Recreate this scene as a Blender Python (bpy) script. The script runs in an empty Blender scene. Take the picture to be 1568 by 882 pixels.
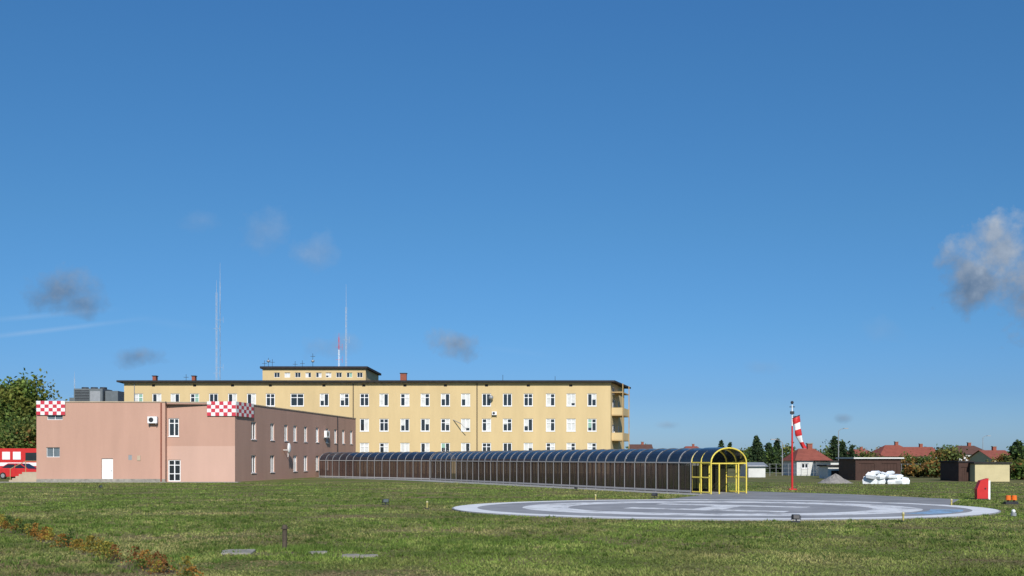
import bpy, math, random
import numpy as np
from mathutils import Vector, Matrix
R = random.Random(11)
NR = np.random.default_rng(5)
scene = bpy.context.scene
F, HZ, CH = 1524.0, 701.0, 2.2      # survey of the photo: focal length, horizon row, eye height

def X(px, d): return (px-784)/F*d
def Z(py, d): return CH+(HZ-py)/F*d
def G(px, py):
    d = CH*F/(py-HZ); return (X(px, d), d)

# ------------------------------------------------------------ materials
MATS = {}
def mat(name, col, rough=0.8, var=0.12, scale=1.5, bump=0.0, metal=0.0, spec=0.3, col2=None, streak=False, fine=None):
    if name in MATS: return MATS[name]
    m = bpy.data.materials.new(name); m.use_nodes = True
    nt = m.node_tree; b = nt.nodes['Principled BSDF']
    b.inputs['Roughness'].default_value = rough
    b.inputs['Metallic'].default_value = metal
    b.inputs['Specular IOR Level'].default_value = spec
    tc = nt.nodes.new('ShaderNodeTexCoord')
    n = nt.nodes.new('ShaderNodeTexNoise'); n.inputs['Scale'].default_value = scale
    n.inputs['Detail'].default_value = 8; n.inputs['Roughness'].default_value = 0.65
    if streak:
        mp = nt.nodes.new('ShaderNodeMapping'); mp.inputs['Scale'].default_value = (1, 1, 0.18)
        nt.links.new(tc.outputs['Object'], mp.inputs['Vector']); nt.links.new(mp.outputs[0], n.inputs['Vector'])
    else:
        nt.links.new(tc.outputs['Object'], n.inputs['Vector'])
    r = nt.nodes.new('ShaderNodeValToRGB')
    r.color_ramp.elements[0].position = 0.3; r.color_ramp.elements[1].position = 0.7
    c2 = col2 if col2 else [c*(1-var) for c in col]
    c1 = col if col2 else [min(1, c*(1+var*0.6)) for c in col]
    r.color_ramp.elements[0].color = (*c2, 1); r.color_ramp.elements[1].color = (*c1, 1)
    nt.links.new(n.outputs['Fac'], r.inputs['Fac']); nt.links.new(r.outputs['Color'], b.inputs['Base Color'])
    if bump:
        n2 = nt.nodes.new('ShaderNodeTexNoise'); n2.inputs['Scale'].default_value = fine or scale*8
        n2.inputs['Detail'].default_value = 5
        nt.links.new(tc.outputs['Object'], n2.inputs['Vector'])
        bp = nt.nodes.new('ShaderNodeBump'); bp.inputs['Strength'].default_value = bump
        bp.inputs['Distance'].default_value = 0.05
        nt.links.new(n2.outputs['Fac'], bp.inputs['Height']); nt.links.new(bp.outputs[0], b.inputs['Normal'])
    MATS[name] = m; return m

yellow_w = mat('yellow_render', (0.60, 0.455, 0.242), 0.9, 0.12, 0.35, 0.15, streak=True, fine=6)
yellow_d = mat('yellow_render_dark', (0.45, 0.31, 0.15), 0.9, 0.15, 0.5)
pink_w = mat('pink_render', (0.49, 0.295, 0.225), 0.9, 0.11, 0.4, 0.15, streak=True, fine=6)
pink_l = mat('pink_render_light', (0.56, 0.36, 0.285), 0.9, 0.08, 0.4, 0.1, streak=True, fine=6)
coping = mat('coping', (0.45, 0.36, 0.26), 0.7)
white = mat('white_paint', (0.78, 0.78, 0.77), 0.5, 0.06, 3)
whitef = mat('window_frame_white', (0.78, 0.78, 0.78), 0.4, 0.04, 3)
curtain = mat('curtain', (0.62, 0.62, 0.60), 0.6, 0.2, 2)
curtain2 = mat('green_blind', (0.25, 0.42, 0.33), 0.6, 0.2, 2)
redp = mat('red_paint', (0.55, 0.03, 0.03), 0.45, 0.15, 3)
redc = mat('red_checker', (0.55, 0.045, 0.07), 0.5, 0.12, 2)
glass = mat('window_glass', (0.02, 0.025, 0.03), 0.08, 0.3, 0.7, spec=0.6)
glassg = mat('grey_window_glass', (0.14, 0.17, 0.19), 0.25, 0.2, 1, spec=0.6)
roofd = mat('roof_felt', (0.035, 0.03, 0.03), 0.9, 0.3, 2)
greym = mat('galvanised_grey', (0.33, 0.34, 0.35), 0.5, 0.15, 3, metal=0.3)
darkm = mat('dark_metal', (0.035, 0.035, 0.04), 0.5, 0.3, 4)
louv = mat('hvac_grey', (0.13, 0.15, 0.16), 0.6, 0.2, 2)
yellowp = mat('yellow_paint', (0.75, 0.60, 0.10), 0.45, 0.12, 4)
concrete = mat('concrete', (0.30, 0.28, 0.24), 0.9, 0.4, 3, 0.4)
brickr = mat('chimney_brick', (0.28, 0.09, 0.06), 0.9, 0.2, 5)
rooft = mat('red_roof_tiles', (0.27, 0.08, 0.055), 0.85, 0.25, 1.5, 0.3)
roofb = mat('brown_roof_tiles', (0.12, 0.06, 0.045), 0.85, 0.25, 1.5, 0.3)
brownw = mat('brown_kiosk', (0.06, 0.03, 0.022), 0.7, 0.3, 2)
bark = mat('bark', (0.07, 0.05, 0.035), 0.95, 0.3, 6, 0.4)
rubber = mat('rubber', (0.02, 0.02, 0.02), 0.8)
orange = mat('orange_lens', (0.75, 0.16, 0.02), 0.35, 0.1, 4)
rust = mat('rusty_brown_metal', (0.09, 0.07, 0.05), 0.8, 0.35, 12, 0.3)
wrap = mat('white_plastic_wrap', (0.80, 0.83, 0.86), 0.3, 0.25, 1.2, 0.6, fine=3)
gravel = mat('gravel', (0.27, 0.25, 0.23), 0.95, 0.35, 5, 0.6)
cream = mat('cream_wall', (0.55, 0.47, 0.27), 0.9, 0.12, 1)
offw = mat('off_white_wall', (0.62, 0.62, 0.59), 0.9, 0.12, 1)
tun_post = mat('tunnel_post', (0.04, 0.032, 0.03), 0.45, 0.2, 3)
tun_rib = mat('tunnel_rib_light', (0.36, 0.35, 0.35), 0.4, 0.1, 3)
tun_arc = mat('tunnel_roof_bar', (0.10, 0.105, 0.12), 0.3, 0.1, 3)
soil = mat('soil', (0.14, 0.11, 0.06), 0.95, 0.4, 5, 0.6)

def panel_mat(name, col, alpha, rough, spec=0.5):
    m = mat(name, col, rough, 0.3, 1.3, spec=spec)
    nt = m.node_tree; b = nt.nodes['Principled BSDF']
    b.inputs['Alpha'].default_value = alpha
    return m
tun_wall = panel_mat('smoked_brown_polycarbonate', (0.042, 0.030, 0.028), 0.80, 0.12, 0.8)
tun_wall2 = panel_mat('brown_polycarbonate', (0.085, 0.052, 0.043), 0.80, 0.25)
tun_roof = panel_mat('smoked_roof_polycarbonate', (0.016, 0.022, 0.036), 0.94, 0.16, 0.9)

def attr_mat(name, rough=0.75, trans=0.25):
    m = bpy.data.materials.new(name); m.use_nodes = True
    nt = m.node_tree; b = nt.nodes['Principled BSDF']
    b.inputs['Roughness'].default_value = rough; b.inputs['Specular IOR Level'].default_value = 0.2
    a = nt.nodes.new('ShaderNodeAttribute'); a.attribute_name = 'Col'
    nt.links.new(a.outputs['Color'], b.inputs['Base Color'])
    t = nt.nodes.new('ShaderNodeBsdfTranslucent'); nt.links.new(a.outputs['Color'], t.inputs['Color'])
    mx = nt.nodes.new('ShaderNodeMixShader'); mx.inputs[0].default_value = trans
    nt.links.new(b.outputs[0], mx.inputs[1]); nt.links.new(t.outputs[0], mx.inputs[2])
    nt.links.new(mx.outputs[0], nt.nodes['Material Output'].inputs['Surface'])
    return m
leafm = attr_mat('foliage'); grassm = attr_mat('grass_blades', 0.8, 0.2)

# ------------------------------------------------------------ mesh builder
class MB:
    def __init__(s, M=None):
        s.v = []; s.f = []; s.mi = []; s.mats = []; s.cur = 0; s.M = M; s.sm = []; s.smooth = False
    def use(s, m):
        if m not in s.mats: s.mats.append(m)
        s.cur = s.mats.index(m); return s
    def add(s, vs, fs):
        o = len(s.v)
        for p in vs:
            p = Vector(p)
            s.v.append(s.M @ p if s.M else p)
        for f in fs:
            s.f.append([i+o for i in f]); s.mi.append(s.cur); s.sm.append(s.smooth)
    def box(s, a, b):
        x0, y0, z0 = a; x1, y1, z1 = b
        s.add([(x0,y0,z0),(x1,y0,z0),(x1,y1,z0),(x0,y1,z0),(x0,y0,z1),(x1,y0,z1),(x1,y1,z1),(x0,y1,z1)],
              [(0,3,2,1),(4,5,6,7),(0,1,5,4),(1,2,6,5),(2,3,7,6),(3,0,4,7)])
    def tube(s, p0, p1, r0, r1=None, n=8, cap=True):
        r1 = r0 if r1 is None else r1
        p0 = Vector(p0); p1 = Vector(p1); d = (p1-p0).normalized()
        a = d.orthogonal().normalized(); b = d.cross(a)
        vs = []
        for p, r in ((p0, r0), (p1, r1)):
            for i in range(n):
                t = 2*math.pi*i/n; vs.append(p+a*(r*math.cos(t))+b*(r*math.sin(t)))
        fs = [(i, (i+1) % n, n+(i+1) % n, n+i) for i in range(n)]
        if cap: fs += [tuple(range(n-1, -1, -1)), tuple(range(n, 2*n))]
        s.add(vs, fs)
    def prism(s, poly, z0, z1):
        n = len(poly)
        s.add([(x, y, z0) for x, y in poly]+[(x, y, z1) for x, y in poly],
              [tuple(range(n-1, -1, -1)), tuple(range(n, 2*n))]+[(i, (i+1) % n, n+(i+1) % n, n+i) for i in range(n)])
    def ball(s, c, r, n=8, sz=1.0, sx=1.0):
        vs = []; fs = []
        for j in range(n+1):
            ph = math.pi*j/n
            for i in range(n):
                t = 2*math.pi*i/n
                vs.append((c[0]+r*sx*math.sin(ph)*math.cos(t), c[1]+r*math.sin(ph)*math.sin(t), c[2]+r*sz*math.cos(ph)))
        for j in range(n):
            for i in range(n):
                fs.append((j*n+i, (j+1)*n+i, (j+1)*n+(i+1) % n, j*n+(i+1) % n))
        s.add(vs, fs)
    def make(s, name, parent=None):
        me = bpy.data.meshes.new(name)
        off = Vector(parent.location) if parent else Vector((0, 0, 0))
        me.from_pydata([tuple(p-off) for p in s.v], [], s.f)
        for m in s.mats: me.materials.append(m)
        me.polygons.foreach_set('material_index', s.mi)
        me.polygons.foreach_set('use_smooth', s.sm)
        me.update()
        o = bpy.data.objects.new(name, me); scene.collection.objects.link(o)
        if parent: o.parent = parent
        return o

def root(name, loc):
    e = bpy.data.objects.new(name, None); e.location = loc; e.empty_display_size = 0.5
    scene.collection.objects.link(e); return e

class Fr:   # wall frame: u along the wall (left to right seen from outside), o outward
    def __init__(s, p0, p1):
        s.p = Vector((*p0, 0)); d = Vector((*p1, 0))-s.p; s.L = d.length; s.d = d.normalized()
        s.n = Vector((s.d.y, -s.d.x, 0))
    def pt(s, u, z, o=0): return s.p+s.d*u+s.n*o+Vector((0, 0, z))
    def box(s, mb, u0, u1, z0, z1, o0, o1):
        vs = [s.pt(u0,z0,o1), s.pt(u1,z0,o1), s.pt(u1,z0,o0), s.pt(u0,z0,o0),
              s.pt(u0,z1,o1), s.pt(u1,z1,o1), s.pt(u1,z1,o0), s.pt(u0,z1,o0)]
        mb.add(vs, [(0,3,2,1),(4,5,6,7),(0,1,5,4),(1,2,6,5),(2,3,7,6),(3,0,4,7)])
    def quad(s, mb, u0, u1, z0, z1, o):
        mb.add([s.pt(u0,z0,o), s.pt(u1,z0,o), s.pt(u1,z1,o), s.pt(u0,z1,o)], [(0,1,2,3)])
    def wall(s, mb, z0, z1, ops, dep=0.16):
        us = sorted({0, s.L} | {round(a, 4) for o in ops for a in o[:2]})
        zs = sorted({z0, z1} | {round(a, 4) for o in ops for a in o[2:4]})
        for i in range(len(us)-1):
            for j in range(len(zs)-1):
                cu = (us[i]+us[i+1])/2; cz = (zs[j]+zs[j+1])/2
                if any(o[0] < cu < o[1] and o[2] < cz < o[3] for o in ops): continue
                s.quad(mb, us[i], us[i+1], zs[j], zs[j+1], 0)
        for (a, b, c, d) in [o[:4] for o in ops]:
            P = [s.pt(a,c), s.pt(b,c), s.pt(b,d), s.pt(a,d), s.pt(a,c,-dep), s.pt(b,c,-dep), s.pt(b,d,-dep), s.pt(a,d,-dep)]
            mb.add(P, [(0,4,5,1),(1,5,6,2),(2,6,7,3),(3,7,4,0)])
    def window(s, mf, mg, a, b, c, d, dep=0.16, mull=(0.5,), trans=(), fw=0.09, sill=True, gm=glass, cur=0.0):
        mg.use(gm); s.quad(mg, a, b, c, d, -dep+0.005)
        mf.use(whitef)
        s.box(mf, a, a+fw, c, d, -dep+0.01, -dep+0.08); s.box(mf, b-fw, b, c, d, -dep+0.01, -dep+0.08)
        s.box(mf, a+fw, b-fw, c, c+fw, -dep+0.01, -dep+0.08); s.box(mf, a+fw, b-fw, d-fw, d, -dep+0.01, -dep+0.08)
        for t in mull:
            m = a+(b-a)*t; s.box(mf, m-fw*.5, m+fw*.5, c+fw, d-fw, -dep+0.01, -dep+0.075)
        for t in trans:
            m = c+(d-c)*t; s.box(mf, a+fw, b-fw, m-fw*.4, m+fw*.4, -dep+0.01, -dep+0.07)
        if cur > 0:
            cells = [0, *mull, 1]
            for k in range(len(cells)-1):
                if R.random() < cur:
                    u0 = a+(b-a)*cells[k]; u1 = a+(b-a)*cells[k+1]
                    zc = c if R.random() < .55 else c+(d-c)*R.uniform(.2, .6)
                    mg.use(curtain if R.random() < .93 else curtain2); s.quad(mg, u0, u1, zc, d, -dep+0.009)
        if sill: mf.use(whitef); s.box(mf, a-0.05, b+0.05, c-0.05, c-0.002, -0.02, 0.06)

# ------------------------------------------------------------ ground
def ground_material():
    m = bpy.data.materials.new('ground_grass'); m.use_nodes = True
    nt = m.node_tree; b = nt.nodes['Principled BSDF']; b.inputs['Roughness'].default_value = 0.95
    b.inputs['Specular IOR Level'].default_value = 0.1
    tc = nt.nodes.new('ShaderNodeTexCoord')
    def noi(sc, det=6):
        n = nt.nodes.new('ShaderNodeTexNoise'); n.inputs['Scale'].default_value = sc; n.inputs['Detail'].default_value = det
        n.inputs['Roughness'].default_value = 0.65
        nt.links.new(tc.outputs['Object'], n.inputs['Vector']); return n.outputs['Fac']
    def ramp(f, p0, c0, p1, c1):
        r = nt.nodes.new('ShaderNodeValToRGB'); e = r.color_ramp.elements
        e[0].position = p0; e[0].color = (*c0, 1); e[1].position = p1; e[1].color = (*c1, 1)
        nt.links.new(f, r.inputs[0]); return r.outputs[0]
    def mix(f, a, c, mode='MIX'):
        x = nt.nodes.new('ShaderNodeMix'); x.data_type = 'RGBA'; x.blend_type = mode
        if isinstance(f, float): x.inputs[0].default_value = f
        else: nt.links.new(f, x.inputs[0])
        for k, q in ((6, a), (7, c)):
            if isinstance(q, tuple): x.inputs[k].default_value = (*q, 1)
            else: nt.links.new(q, x.inputs[k])
        return x.outputs[2]
    g = ramp(noi(0.9, 8), .35, (0.085, 0.122, 0.026), .65, (0.15, 0.19, 0.042))
    dry = ramp(noi(6, 6), .35, (0.14, 0.115, 0.055), .7, (0.29, 0.24, 0.115))
    f1 = ramp(noi(0.22, 9), .45, (0, 0, 0), .60, (1, 1, 1))
    c = mix(f1, g, dry)
    sep = nt.nodes.new('ShaderNodeSeparateXYZ'); nt.links.new(tc.outputs['Object'], sep.inputs[0])
    mr = nt.nodes.new('ShaderNodeMapRange'); mr.inputs[1].default_value = 54; mr.inputs[2].default_value = 66
    nt.links.new(sep.outputs['Y'], mr.inputs[0])
    mr2 = nt.nodes.new('ShaderNodeMapRange'); mr2.inputs[1].default_value = 12; mr2.inputs[2].default_value = 20
    nt.links.new(sep.outputs['X'], mr2.inputs[0])
    mu = nt.nodes.new('ShaderNodeMath'); mu.operation = 'MULTIPLY'
    nt.links.new(mr.outputs[0], mu.inputs[0]); nt.links.new(mr2.outputs[0], mu.inputs[1])
    mu2 = nt.nodes.new('ShaderNodeMath'); mu2.operation = 'MULTIPLY'; mu2.inputs[1].default_value = 0.7
    nt.links.new(mu.outputs[0], mu2.inputs[0])
    waste = ramp(noi(0.25, 8), .4, (0.10, 0.12, 0.04), .62, (0.20, 0.155, 0.085))
    c = mix(mu2.outputs[0], c, waste)
    sp = ramp(noi(14, 4), .3, (0.6, 0.6, 0.6), .65, (1.15, 1.15, 1.15))
    c = mix(0.8, c, sp, 'MULTIPLY')
    nt.links.new(c, b.inputs['Base Color'])
    bp = nt.nodes.new('ShaderNodeBump'); bp.inputs['Strength'].default_value = 0.5; bp.inputs['Distance'].default_value = 0.05
    nt.links.new(noi(9, 6), bp.inputs['Height']); nt.links.new(bp.outputs[0], b.inputs['Normal'])
    return m
mb = MB().use(ground_material()); mb.add([(-3000,-600,0),(3000,-600,0),(3000,5000,0),(-3000,5000,0)], [(0,1,2,3)])
mb.make('ground')

# helipad
PC = Vector((8.95, 43.2, 0)); PR = 11.55; PY = 0.735
pad_c = mat('pad_concrete', (0.34, 0.34, 0.35), 0.85, 0.25, 0.45, 0.1, col2=(0.20, 0.20, 0.21))
def worn_paint(name, col, sc=1.6):
    """paint partly worn away: patches of it let the slab show"""
    m = mat(name, col, 0.7, 0.12, 0.8)
    nt = m.node_tree; b = nt.nodes['Principled BSDF']; tc = nt.nodes['Texture Coordinate']
    n = nt.nodes.new('ShaderNodeTexNoise'); n.inputs['Scale'].default_value = sc; n.inputs['Detail'].default_value = 9; n.inputs['Roughness'].default_value = .7
    nt.links.new(tc.outputs['Object'], n.inputs['Vector'])
    r = nt.nodes.new('ShaderNodeValToRGB'); r.color_ramp.elements[0].position = .36; r.color_ramp.elements[1].position = .50
    r.color_ramp.elements[0].color = (.15, .15, .15, 1); r.color_ramp.elements[1].color = (.92, .92, .92, 1)
    nt.links.new(n.outputs['Fac'], r.inputs[0]); nt.links.new(r.outputs[0], b.inputs['Alpha']); return m
pad_w = mat('pad_white_paint', (0.78, 0.78, 0.78), 0.7, 0.2, 0.8, col2=(0.62, 0.62, 0.62))
pad_w2 = worn_paint('pad_worn_white_paint', (0.77, 0.77, 0.77), .6)
pad_b = worn_paint('pad_blue_paint', (0.28, 0.44, 0.62), 1.2)
def ring(mb, r0, r1, z, a0=0, a1=2*math.pi, n=96):
    vs = []; fs = []
    for i in range(n+1):
        t = a0+(a1-a0)*i/n
        vs += [(PC.x+r0*math.cos(t), PC.y+PY*r0*math.sin(t), z), (PC.x+r1*math.cos(t), PC.y+PY*r1*math.sin(t), z)]
    for i in range(n): fs.append((2*i, 2*i+1, 2*i+3, 2*i+2))
    mb.add(vs, fs)
hp = root('helipad', (PC.x, PC.y, 0))
mb = MB().use(pad_c); mb.prism([(PC.x+PR*math.cos(i*math.pi/48), PC.y+PY*PR*math.sin(i*math.pi/48)) for i in range(96)], 0, 0.04); mb.make('pad_slab', hp)
mb = MB().use(pad_w); ring(mb, 10.45, 11.48, 0.044, math.radians(95), math.radians(372)); mb.make('outer_ring', hp)
mb = MB().use(pad_w2); ring(mb, 10.45, 11.48, 0.044, math.radians(12), math.radians(95), 30); ring(mb, 6.5, 8.5, 0.044); mb.make('inner_ring', hp)
ct = Matrix.Translation(PC) @ Matrix.Rotation(math.radians(62), 4, 'Z')
mbh = MB(ct).use(pad_w2)
for (a, b, c, d) in [(-2.6, -2.6+1.1, -3.4, 3.4), (1.5, 2.6, -3.4, 3.4), (-1.5, 1.5, -.6, .6)]:
    mbh.add([(a,c,.044),(b,c,.044),(b,d,.044),(a,d,.044)], [(0,1,2,3)])
mbh.make('pad_letter', hp)
mb = MB().use(pad_b); ring(mb, 8.8, 10.1, 0.044, math.radians(-45), math.radians(-14), 30); mb.make('pad_blue_arc', hp)

# apron + path
asph = mat('old_asphalt', (0.24, 0.24, 0.245), 0.9, 0.25, 0.6, 0.2)
pathm = mat('concrete_paving', (0.33, 0.325, 0.31), 0.9, 0.2, 1.5, 0.2)
apron_poly = [(7.0, 50.5), (11.5, 59.0), G(1145, 752.5), G(1300, 757), G(1470, 765), G(1450, 775), (17, 42), (9, 44)]
mb = MB().use(asph); n = len(apron_poly); mb.add([(x, y, .012) for x, y in apron_poly], [tuple(range(n-1, -1, -1))])
mb.make('apron')
T0 = Vector((12.0, 60.0, 0)); T1 = Vector((-8.0, 98.6, 0)); T2 = Vector((-21.2, 112.0, 0))
ta = (T1-T0).normalized(); tn = Vector((ta.y, -ta.x, 0))
tn = tn if tn.x > 0 else -tn
path_pts = [(T0-tn*1.9-ta*1.5), (T0-tn*.05-ta*1.5), T1-tn*.05, T2+Vector((0, -.1, 0)), Vector((-22.0, 111, 0)), T1-tn*1.6+Vector((-1.0, -1.0, 0))]
mb = MB().use(pathm); mb.add([(p.x, p.y, .008) for p in path_pts], [(0, 1, 2, 5), (5, 2, 3, 4)]); mb.make('pavement')
mb = MB().use(pathm); mb.box((-46, 88.9, 0), (-24.5, 89.9, 0.03)); mb.make('footpath')

# ------------------------------------------------------------ walkway tunnel
def tunnel(rt, A, B, nrm, w, wh, th, step, wm):
    a = (B-A); L = a.length; a = a/L
    sec = [(0, 0), (0, wh)]+[(w/2-w/2*math.cos(math.pi*i/14), wh+(th-wh)*math.sin(math.pi*i/14)) for i in range(1, 14)]+[(w, wh), (w, 0)]
    def P(s, q, k=0):
        cx, cz = w/2, wh*.6
        dx, dz = q[0]-cx, max(0, q[1]-wh)*1.0
        l = math.hypot(dx, dz) or 1
        return A+a*s+nrm*(q[0]+dx/l*k)+Vector((0, 0, q[1]+dz/l*k))
    n = len(sec)
    mw = MB().use(wm); mr = MB().use(tun_roof); mr.smooth = True
    for i in range(n-1):
        m = mw if i in (0, n-2) else mr
        m.add([P(0, sec[i]), P(L, sec[i]), P(L, sec[i+1]), P(0, sec[i+1])], [(0, 1, 2, 3)])
    mw.make('side_panels', rt); mr.make('curved_roof', rt)
    ms = MB(); k = int(L/step)
    for j in range(k+1):
        s = L*j/k
        def strip(s0, s1, kk, mt, rng):
            ms.use(mt)
            for i in rng:
                q = [P(s0, sec[i], kk), P(s1, sec[i], kk), P(s1, sec[i+1], kk), P(s0, sec[i+1], kk),
                     P(s0, sec[i], 0), P(s1, sec[i], 0), P(s1, sec[i+1], 0), P(s0, sec[i+1], 0)]
                ms.add(q, [(0, 1, 2, 3), (0, 3, 7, 4), (1, 5, 6, 2)])
        strip(s-.035, s+.035, 0.04, tun_arc, range(1, n-2))
        strip(s-.02, s+.02, 0.055, tun_rib, (1, 2, 3, 4, n-6, n-5, n-4, n-3))
        strip(s-.075, s+.075, 0.05, tun_post, (0, n-2))
        strip(s-.026, s+.026, 0.07, tun_rib, (0, n-2))
        if j < k: strip(s+L/k/2-.02, s+L/k/2+.02, 0.03, tun_post, (0, n-2))
    ms.use(tun_rib)
    for z, t in ((wh, .035), (0.12, .06)):
        for side in (0, w):
            k0 = -0.075 if side == 0 else 0.01
            f = [A+nrm*(side+k0), A+nrm*(side+k0+.065)]
            vs = []
            for s in (0, L):
                for q in f:
                    for zz in (z-t, z+t): vs.append(q+a*s+Vector((0, 0, zz)))
            ms.add(vs, [(0, 1, 5, 4), (2, 6, 7, 3), (1, 3, 7, 5), (0, 4, 6, 2)])
    ms.make('ribs_and_rails', rt)
    return P, sec
tw = root('covered_walkway', tuple(T0))
w, wh, th = 2.73, 1.90, 2.80
P, sec = tunnel(tw, T0+ta*1.9, T1, tn, w, wh, th, 1.22, tun_wall)
a2 = (T2-T1).normalized(); n2 = Vector((-a2.y, a2.x, 0)); n2 = n2 if n2.y > 0 else -n2
tunnel(tw, T1+a2*.2, T2+a2*.8, n2, w, wh, th, 1.25, tun_wall2)
mb = MB().use(pathm)
mb.add([T0+Vector((0, 0, .02)), T0+tn*w+Vector((0, 0, .02)), T1+tn*w+Vector((0, 0, .02)), T1+Vector((0, 0, .02))], [(0, 1, 2, 3)])
mb.make('floor', tw)
mp = MB().use(yellowp)
for s in (0.0, 0.95, 1.88):
    q = T0+ta*s
    pts = [q+tn*x+Vector((0, 0, z)) for x, z in sec]
    for i in range(len(pts)-1): mp.tube(pts[i], pts[i+1], 0.045, n=6)
    if s < 1.5:
        mp.tube(q+Vector((0, 0, wh-.05)), q+tn*w+Vector((0, 0, wh-.05)), 0.04, n=6)
    for x in ((0.62, 2.11) if s == 0 else (0.62,)):
        mp.tube(q+tn*x+Vector((0, 0, 0)), q+tn*x+Vector((0, 0, wh)), 0.045, n=6)
for x, z in ((0, 0.1), (0, wh), (w, wh), (w, 0.1), (0, 1.0), (w, 1.0)):
    mp.tube(T0+tn*x+Vector((0, 0, z)), T0+ta*1.9+tn*x+Vector((0, 0, z)), 0.04, n=6)
mp.make('yellow_portal', tw)
mr = MB().use(tun_roof); mr.smooth = True
for i in range(1, len(sec)-2):
    q = [T0+tn*sec[i][0]+Vector((0,0,sec[i][1]+.05)), T0+ta*1.9+tn*sec[i][0]+Vector((0,0,sec[i][1]+.05)),
         T0+ta*1.9+tn*sec[i+1][0]+Vector((0,0,sec[i+1][1]+.05)), T0+tn*sec[i+1][0]+Vector((0,0,sec[i+1][1]+.05))]
    mr.add(q, [(0, 1, 2, 3)])
mr.make('portal_roof', tw)

# ------------------------------------------------------------ pink building
pk = root('pink_building', (-33, 100, 0))
ZT = 7.22
L0 = (-43.0, 90.0); L1 = (-31.45, 90.25); L2 = (-31.45, 90.75); C = (-25.3, 90.9); D = (-20.1, 128.0); E = (-38.0, 130.5)
mw = MB(); mf = MB(); mg = MB()
def zu(fr, px):
    k = (px-784)/F
    return (fr.p.x-k*fr.p.y)/(k*fr.d.y-fr.d.x)
A = Fr(L0, L1); d = 90.2
ops = [(zu(A,72), zu(A,96), Z(643,d), Z(630,d)), (zu(A,71), zu(A,91.5), Z(700,d), Z(685,d)),
       (zu(A,155.5), zu(A,173), 0.05, Z(702,d)), (zu(A,196.5), zu(A,202), 2.0, 2.45)]
mw.use(pink_w); A.wall(mw, 0, ZT, ops)
for o in ops[:2]: A.window(mf, mg, *o, mull=(0.5,), gm=glassg, fw=0.04, sill=False)
mf.use(white); A.box(mf, ops[2][0]+.01, ops[2][1]-.01, .05, ops[2][3]-.01, -.14, -.09)
mf.use(greym); A.box(mf, ops[2][1]-.2, ops[2][1]-.12, 1.0, 1.06, -.09, -.03)
A.box(mf, ops[3][0], ops[3][1], 2.0, 2.45, -.15, -.02)
mf.use(coping); A.box(mf, ops[3][0]+.8, ops[3][0]+1.1, 1.95, 2.4, 0, .05)
Bf = Fr((L1[0]+.002, L2[1]), C)
ops = [(zu(Bf,258), zu(Bf,274), Z(668,d), Z(640,d)), (zu(Bf,257.5), zu(Bf,276.5), 0.05, Z(704,d))]
mw.use(pink_l); Bf.wall(mw, 0, ZT-3.95, [ops[1]])
mw.use(pink_w); Bf.wall(mw, ZT-3.95, ZT, [ops[0]])
Bf.window(mf, mg, *ops[0], mull=(0.55,), trans=(0.72,)); Bf.window(mf, mg, *ops[1], mull=(0.5,), trans=(0.75, .35), sill=False)
mw.use(pink_w); mw.add([(L1[0],L1[1],0),(L1[0],L2[1],0),(L1[0],L2[1],ZT),(L1[0],L1[1],ZT)], [(0,1,2,3)])
S = Fr(C, D)
ops = []
for px in (388.5, 417, 438, 452, 468, 486, 501, 514, 526, 538):
    u = zu(S, px)
    if px > 412: ops.append((u-.5, u+.5, 3.95, 5.65))
    else: ops.append((u-.6, u+.6, 3.95, 5.65))
    if px not in (438,) and px < 503: ops.append((u-.55, u+.55, 0.75, 2.45))
mw.use(pink_w); S.wall(mw, 0, ZT, ops)
for o in ops: S.window(mf, mg, *o, mull=(0.5,), fw=.07, cur=.15)
bk = Fr(D, E); bk.wall(mw, 0, ZT, []); lf = Fr(E, L0); lf.wall(mw, 0, ZT, [])
mw.make('walls', pk)
mc = MB().use(coping)
for fr, zz in ((A, 0), (Bf, 0), (S, 0), (bk, 0), (lf, 0)):
    fr.box(mc, -.02, fr.L+.02, ZT, ZT+.09, -.35, .06)
mc.use(concrete)
A.box(mc, .0, A.L, 0, .28, 0.002, .03)
mc.make('parapet_coping', pk)
mr = MB().use(roofd); mr.add([(*p, ZT-.15) for p in (L0, L1, C, D, E)], [(0,1,2,3,4)]); mr.make('roof', pk)
md = MB().use(brickr); u = A.L-.35
md.tube(A.pt(u, 0, .08), A.pt(u, ZT, .08), .06, n=8)
md.use(darkm)
for px in (516,):
    uu = zu(S, px); md.tube(S.pt(uu, 0, .09), S.pt(uu, ZT, .09), .06)
md.make('downpipes', pk)
def checker(fr, u0, u1, z0, z1, nu, nz, name):
    m = MB().use(white); fr.box(m, u0, u1, z0, z1, .10, .13)
    m.use(redc)
    for i in range(nu):
        for j in range(nz):
            if (i+j) % 2 == 0:
                du = (u1-u0)/nu; dz = (z1-z0)/nz
                fr.quad(m, u0+i*du, u0+(i+1)*du, z0+j*dz, z0+(j+1)*dz, .134)
    m.make(name, pk)
checker(A, .05, 2.6, ZT-1.15, ZT+.12, 7, 4, 'checker_panel_west')
u1 = Bf.L
checker(Bf, u1-2.5, u1+.1, ZT-1.2, ZT+.12, 7, 4, 'checker_panel_corner_front')
checker(S, 0.0, 4.0, ZT-1.2, ZT+.12, 7, 4, 'checker_panel_corner_side')
def ac(fr, u, z, s=1.0):
    m = MB().use(whitef); fr.box(m, u-.42*s, u+.42*s, z-.3*s, z+.3*s, .12, .45)
    m.use(darkm)
    pts = [fr.pt(u-.1*s+.22*s*math.cos(t*math.pi/8), z+.22*s*math.sin(t*math.pi/8), .455) for t in range(16)]
    m.add(pts, [tuple(range(16))])
    m.use(greym); fr.box(m, u-.35, u-.3, z-.4*s, z-.3*s, 0, .45); fr.box(m, u+.3, u+.35, z-.4*s, z-.3*s, 0, .45)
    return m
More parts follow.
